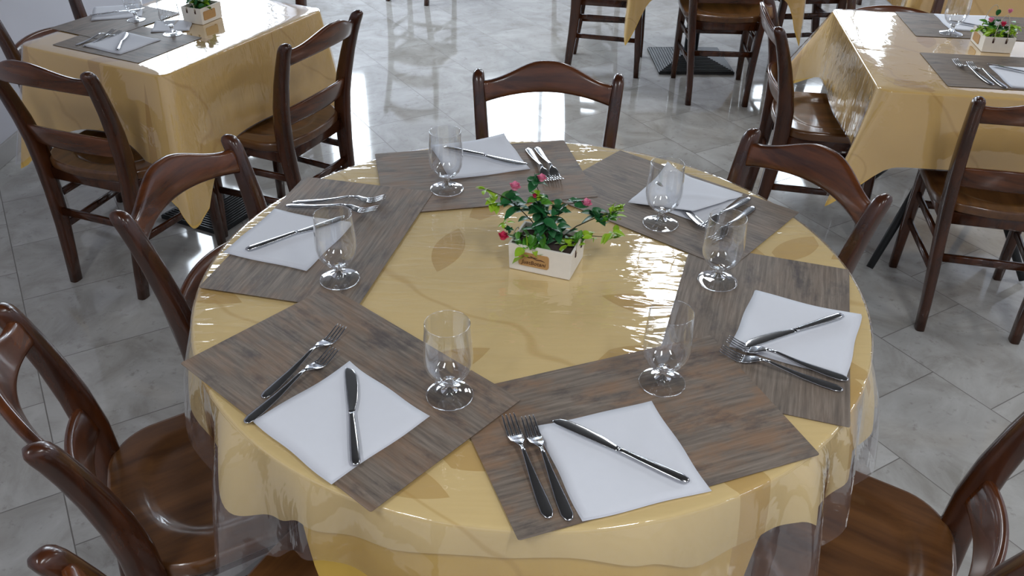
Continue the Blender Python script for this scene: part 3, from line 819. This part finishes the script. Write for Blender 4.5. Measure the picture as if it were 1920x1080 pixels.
# ================================================================ flower crates
def leaf(g, base, d, ln, wd, bend=0.3, up=Vector((0, 0, 1)), fold_=.25):
    """one curved, keeled leaf"""
    base = Vector(base); d = Vector(d).normalized(); s = d.cross(up)
    if s.length < 1e-3: s = Vector((1, 0, 0))
    s.normalize(); nrm = s.cross(d).normalized(); rows = []
    n = 6
    for i in range(n+1):
        t = i/n; w_ = wd*.5*(math.sin(PI*min(1, t*.93+.07))**.75)*(1-.25*t)
        c = base+d*(ln*t)-Vector((0, 0, 1))*(bend*ln*t*t)
        rows.append([c-s*w_+nrm*w_*fold_, c-s*w_*.5+nrm*w_*.06, c, c+s*w_*.5+nrm*w_*.06, c+s*w_+nrm*w_*fold_])
    g.grid(rows)
def rd(rnd, zmin=-.2, zmax=1.0):
    a = rnd.uniform(0, 2*PI); z = rnd.uniform(zmin, zmax); r = math.sqrt(max(.05, 1-z*z)); return Vector((r*math.cos(a), r*math.sin(a), z))
def flower(pos, r, mt, parent, seed=1):
    rnd = random.Random(seed); g = G(); pos = Vector(pos)
    for k in range(9):
        a = k*2.4; zz = .15+.09*k; d = Vector((math.cos(a)*(1-zz*.6), math.sin(a)*(1-zz*.6), zz))
        leaf(g, pos, d, r*1.05, r*1.3, bend=-.25, fold_=.5)
    g.lathe([(.0002, -r*.35), (r*.45, -r*.1), (r*.55, r*.25), (r*.35, r*.6), (.0002, r*.75)], 10, c=pos)
    return g.obj('flower', mt, parent)
def crate(name, x, y, rot, L, W, H, label, group, handle=.03, spec='main', text=True):
    root = empty(name, (x, y, TZ+.0024), rot); tag(root, label, 'flower crate', group)
    g = G(); t_ = .005; e = .004; hl, hw = L/2, W/2    # flared slightly outward
    def ring(f, z): return [(sx*hl*f, sy*hw*f, z) for sx, sy in ((-1, -1), (1, -1), (1, 1), (-1, 1))]
    fi = 1-2*t_/L; fw_ = 1-2*t_/W
    def ringi(z): return [(sx*(hl-t_), sy*(hw-t_), z) for sx, sy in ((-1, -1), (1, -1), (1, 1), (-1, 1))]
    g.grid([ring(.96, 0), ring(.97, .003), ring(1, H), ringi(H), ringi(H-.014)], True, False)
    g.add(ring(.96, 0), [(3, 2, 1, 0)], False)
    g.obj('crate', M['crate'], root, bevel=.0008)
    g = G(); rows = []
    for j in range(9): rows.append([((-1+2*i/8)*(hl-t_-.0005), (-1+2*j/8)*(hw-t_-.0005), H-.011+.002*math.sin(i*2.1+j*1.7)) for i in range(9)])
    g.grid(rows); g.obj('soil', M['soil'], root)
    # tag with writing on the -y side
    g = G(); tw, th = .032 if L > .1 else .026, .0155
    pts = []
    for sx, sy, a0 in ((1, 1, 0), (-1, 1, 90), (-1, -1, 180), (1, -1, 270)):
        for i in range(4):
            a = R(a0+30*i); pts.append((sx*(tw-.005)+.005*math.cos(a), sy*(th-.005)+.005*math.sin(a)))
    zc = H*.50; n = len(pts); yy = -hw-.0009
    g.add([(px-.012, yy, zc+pz) for px, pz in pts]+[(px-.012, yy+.0035, zc+pz) for px, pz in pts], [tuple(range(n))]+[(i, n+i, n+(i+1) % n, (i+1) % n) for i in range(n)], False)
    tg = g.obj('name_tag', M['tag'], root)
    if text:
        cu = bpy.data.curves.new('lettering', 'FONT'); cu.body = 'JustBotani'; cu.size = .0125; cu.align_x = 'CENTER'; cu.extrude = .0003; cu.shear = .2
        ob = bpy.data.objects.new('lettering', cu)
        me = ob.to_mesh().copy(); bpy.data.objects.remove(ob)
        me.name = 'lettering'; me.materials.append(M['ink'])
        lo = bpy.data.objects.new('lettering', me); COL.objects.link(lo); lo.parent = tg
        lo.location = (-.012, yy-.0004, zc-.010); lo.rotation_euler = (R(90), 0, 0)
        g = G()
        g.tube([(-.030, yy-.0003, zc+.008), (-.022, yy-.0003, zc+.0055), (-.014, yy-.0003, zc+.007), (-.006, yy-.0003, zc+.0035), (.004, yy-.0003, zc+.004), (.012, yy-.0003, zc+.0015)], [.0004, .001, .0013, .001, .0012, .0003], 6)
        g.tube([(-.020, yy-.0003, zc+.010), (-.013, yy-.0003, zc+.007), (-.004, yy-.0003, zc+.0075)], [.0003, .001, .0003], 6)
        g.obj('printed_sprig', M['ink'], tg)
    # corded handles through two slots on each short side
    for s in (1, -1):
        for q in (-1, 1):
            g = G(); g.box(s*hl-.0012, q*hw*.42-.003, H-.020, s*hl+.0012, q*hw*.42+.003, H-.004); g.obj('slot', M['clip'], root, bevel=.0008)
        g = G(); pts = []
        for i in range(17):
            a = PI*i/16; pts.append((s*(hl+.002-handle*.10*math.sin(a)), -hw*.42*math.cos(a)*(1+.15*math.sin(2*a)), H-.010+handle*math.sin(a)))
        g.tube(pts, .0011, 8); g.obj('cord_handle', M['rope'], root)
    return root
def sprig(root, stems, dark, mid, lime, flowers, seed):
    rnd = random.Random(seed)
    g = G()
    for pts, r0 in stems: g.tube(pts, [r0*(1-.5*i/(len(pts)-1)) for i in range(len(pts))], 6)
    g.obj('stems', M['stem'], root)
    for nm, lst, mt in (('dark_leaves', dark, 'leaf_dark'), ('green_leaves', mid, 'leaf_mid'), ('lime_leaves', lime, 'leaf_lime')):
        g = G()
        for (c, rad, cnt, ln, wd) in lst:
            for k in range(int(cnt*1.35)):
                d = rd(rnd); b = Vector(c)+rd(rnd, -1, 1)*rad*rnd.random()
                leaf(g, b, d, ln*rnd.uniform(.85, 1.3), wd*rnd.uniform(.95, 1.35), bend=rnd.uniform(.1, .6), up=Vector((rnd.uniform(-.4, .4), rnd.uniform(-.4, .4), 1)))
        if g.v: g.obj(nm, M[mt], root)
    for i, (c, r, mt) in enumerate(flowers): flower(c, r, M[mt], root, i)

c1 = crate('flower_crate', .0325, .0455, R(-19.6),   .134, .098, .060, 'white wooden crate of green leaves and pink flowers on the round table', 'flower crates on the tables', handle=.018)
inv = (Matrix.Translation(Vector((.0325, .0455, TZ+.0024))) @ Matrix.Rotation(R(-19.6), 4, 'Z')).inverted()
def W(x, y, z): return tuple(inv @ Vector((x, y, z)))
B0 = (.030, .045, .800)
sprig(c1, [
    ([W(*B0), W(.0, .045, .850), W(-.030, .042, .885), W(-.052, .04, .905), W(-.095, .04, .925)], .0014),
    ([W(*B0), W(.026, .05, .87), W(.005, .05, .935)], .0014),
    ([W(*B0), W(.04, .04, .84), W(.065, .045, .89), W(.100, .045, .895)], .0014),
    ([W(.05, .05, .80), W(.09, .045, .84), W(.13, .045, .862), W(.178, .045, .88)], .0016),
    ([W(*B0), W(-.02, .03, .815), W(-.055, .035, .828)], .0012),
    ([W(.07, .04, .805), W(.11, .04, .822), W(.170, .04, .818)], .0013),
], dark=[
    (W(.030, .05, .845), .035, 26, .034, .020), (W(.020, .05, .875), .030, 14, .032, .019), (W(-.030, .042, .885), .010, 7, .034, .019), (W(-.045, .04, .905), .010, 4, .026, .018),
    (W(.055, .045, .880), .012, 5, .024, .016), (W(.005, .05, .935), .012, 6, .024, .018), (W(.085, .045, .895), .012, 5, .024, .017), (W(.130, .045, .862), .016, 9, .028, .020), (W(.050, .045, .822), .025, 10, .028, .018), (W(-.050, .035, .835), .010, 4, .018, .013)],
    mid=[(W(-.055, .04, .895), .012, 4, .024, .018), (W(.010, .03, .812), .028, 12, .028, .020), (W(.155, .045, .86), .014, 7, .022, .014), (W(-.035, .03, .815), .014, 6, .022, .014), (W(.095, .035, .815), .016, 7, .020, .013), (W(.012, .045, .90), .012, 5, .022, .016)],
    lime=[(W(-.095, .04, .925), .008, 4, .018, .010), (W(-.078, .04, .892), .012, 6, .020, .016), (W(.170, .045, .878), .020, 12, .018, .011), (W(.165, .04, .822), .018, 9, .022, .012), (W(-.010, .015, .806), .022, 8, .026, .020),
          (W(.012, .0, .795), .006, 3, .026, .022), (W(.070, .03, .808), .018, 7, .020, .014), (W(.120, .04, .815), .014, 6, .020, .012), (W(-.055, .035, .85), .008, 4, .014, .010), (W(.015, .045, .908), .010, 4, .018, .012)],
    flowers=[(W(-.058, .035, .815), .0125, 'red'), (W(-.036, .04, .925), .013, 'pink'), (W(-.004, .04, .895), .0065, 'red'), (W(.004, .04, .908), .0065, 'red'), (W(.016, .05, .940), .011, 'pink'), (W(.106, .04, .890), .013, 'pink')], seed=3)

c2 = crate('flower_crate', -1.178, 1.672, R(68), .112, .086, .056, 'cream crate of green leaves on the upper left table', 'flower crates on the tables', handle=.03, text=False)
sprig(c2, [([(0, 0, .04), (.01, 0, .12)], .0015), ([(0, 0, .04), (-.03, .01, .10)], .0015)],
      dark=[((0, 0, .06), .035, 26, .030, .020), ((-.02, .01, .08), .03, 14, .03, .018)], mid=[((.0, -.01, .055), .035, 18, .028, .02)], lime=[((-.005, -.02, .065), .012, 8, .022, .02), ((-.03, 0, .06), .02, 6, .022, .018)],
      flowers=[((.02, .01, .10), .009, 'pink')], seed=5)
c3 = crate('flower_crate', 1.615, 1.510, R(-98), .135, .100, .052, 'cream crate of pink, red and white flowers with tall cord handle, upper right table', 'flower crates on the tables', handle=.085, text=False)
sprig(c3, [([(0, 0, .04), (.01, 0, .10)], .0015)],
      dark=[((-.01, 0, .075), .03, 18, .028, .018)], mid=[((0, -.02, .06), .03, 16, .026, .018), ((0, .035, .06), .03, 18, .026, .014)], lime=[((.04, -.035, .06), .02, 14, .022, .014), ((.05, .0, .055), .018, 10, .022, .014), ((.03, .05, .065), .025, 22, .022, .012), ((0, -.05, .06), .02, 10, .02, .014)],
      flowers=[((.03, -.036, .095), .012, 'pink'), ((.045, -.018, .088), .011, 'white'), ((.045, .002, .088), .012, 'red'), ((-.02, .035, .115), .011, 'pink')], seed=9)

# ================================================================ settings on the side tables
def setmat(x, y, a, wd, hd, z, mt, label, group):
    o = placemat_mesh(wd, hd, 'placemat', mt); o.location = (x, y, z); o.rotation_euler = (0, 0, R(a)); tag(o, label, 'placemat', group)
def corner(px, py, a, wd, hd):
    """centre of a rectangle from its near-left corner, long side along a"""
    ca, sa = math.cos(R(a)), math.sin(R(a)); return (px+ca*wd/2-sa*hd/2, py+sa*wd/2+ca*hd/2)
# left table
x, y = corner(-1.247, 1.211, -24+90, .30, .0); 
setmat(-1.355, 1.415, -25, .385, .290, ZB, MATS[4], 'grey placemat at the near edge of the upper left table', 'placemats on the upper left table')
setmat(-1.480, 1.640, 63, .36, .26, ZB-.0+STEP, MATS[5], 'grey placemat at wall side of the upper left table', 'placemats on the upper left table')
napkin(-1.365, 1.391, -27, ZB+.0012, .172, 'white napkin nearest the camera on the upper left table', 'napkins on the upper left table', seed=11)
napkin(-1.515, 1.735, 20, ZB+.0024, .172, 'white napkin by the wall on the upper left table, beyond the glasses', 'napkins on the upper left table', seed=12)
napkin(-1.262, 1.585, 12, TZ+.0036, .130, 'small white napkin left of the crate on the upper left table', 'napkins on the upper left table', seed=13)
lay('k', (-1.385, 1.480), (-1.345, 1.298), ZB+.0062, 'steel knife on the nearest napkin of the upper left table', 'cutlery on the upper left table', scale=.82)
lay('f', (-1.440, 1.505), (-1.505, 1.365), ZB+.0010, 'dark-looking fork left of the nearest napkin, upper left table, outer one', 'cutlery on the upper left table', scale=.78)
lay('f', (-1.412, 1.492), (-1.475, 1.352), ZB+.0010, 'dark-looking fork beside the nearest napkin, upper left table, inner one', 'cutlery on the upper left table', scale=.78)
lay('k', (-1.420, 1.770), (-1.590, 1.660), ZB+.0075, 'steel knife on the wall-side napkin of the upper left table', 'cutlery on the upper left table', scale=.82)
stand(-1.413, 1.647, ZB+.0020, 'clear glass on upper left table, nearer the wall', 'glasses on the upper left table', .80)
stand(-1.232, 1.500, ZB+.0010, 'clear glass on upper left table, in front of the crate', 'glasses on the upper left table', .85)
# right table
x, y = corner(1.306, 1.115, -6, .5, .32); setmat(x, y, -6, .5, .32, ZB, MATS[4], 'grey placemat at the near edge of the upper right table', 'placemats on the upper right table')
x, y = corner(1.397, 1.617, -6, .5, .30); setmat(x, y, -6, .5, .30, ZB, MATS[5], 'grey placemat at the far edge of the upper right table', 'placemats on the upper right table')
x, y = corner(1.497, 1.105, -6, .2, .2); napkin(x, y, -6, ZB+.0012, .2, 'white napkin at right frame edge, near side of upper right table', 'napkins on the upper right table', seed=14)
x, y = corner(1.548, 1.690, -6, .2, .2); napkin(x, y, -6, ZB+.0012, .2, 'white napkin behind the glass on the upper right table', 'napkins on the upper right table', seed=15)
lay('k', (1.520, 1.290), (1.680, 1.165), ZB+.0062, 'dark-looking knife on the near napkin of the upper right table', 'cutlery on the upper right table')
lay('k', (1.590, 1.770), (1.760, 1.640), ZB+.0062, 'dark-looking knife on the far napkin of the upper right table', 'cutlery on the upper right table')
lay('f', (1.415, 1.335), (1.450, 1.125), ZB+.0010, 'left fork of the pair on the upper right table', 'cutlery on the upper right table')
lay('f', (1.452, 1.310), (1.480, 1.100), ZB+.0010, 'right fork of the pair on the upper right table, against the napkin', 'cutlery on the upper right table')
stand(1.534, 1.648, ZB+.0010, 'clear glass standing on the upper right table, left of the crate', 'glasses on the upper right table')
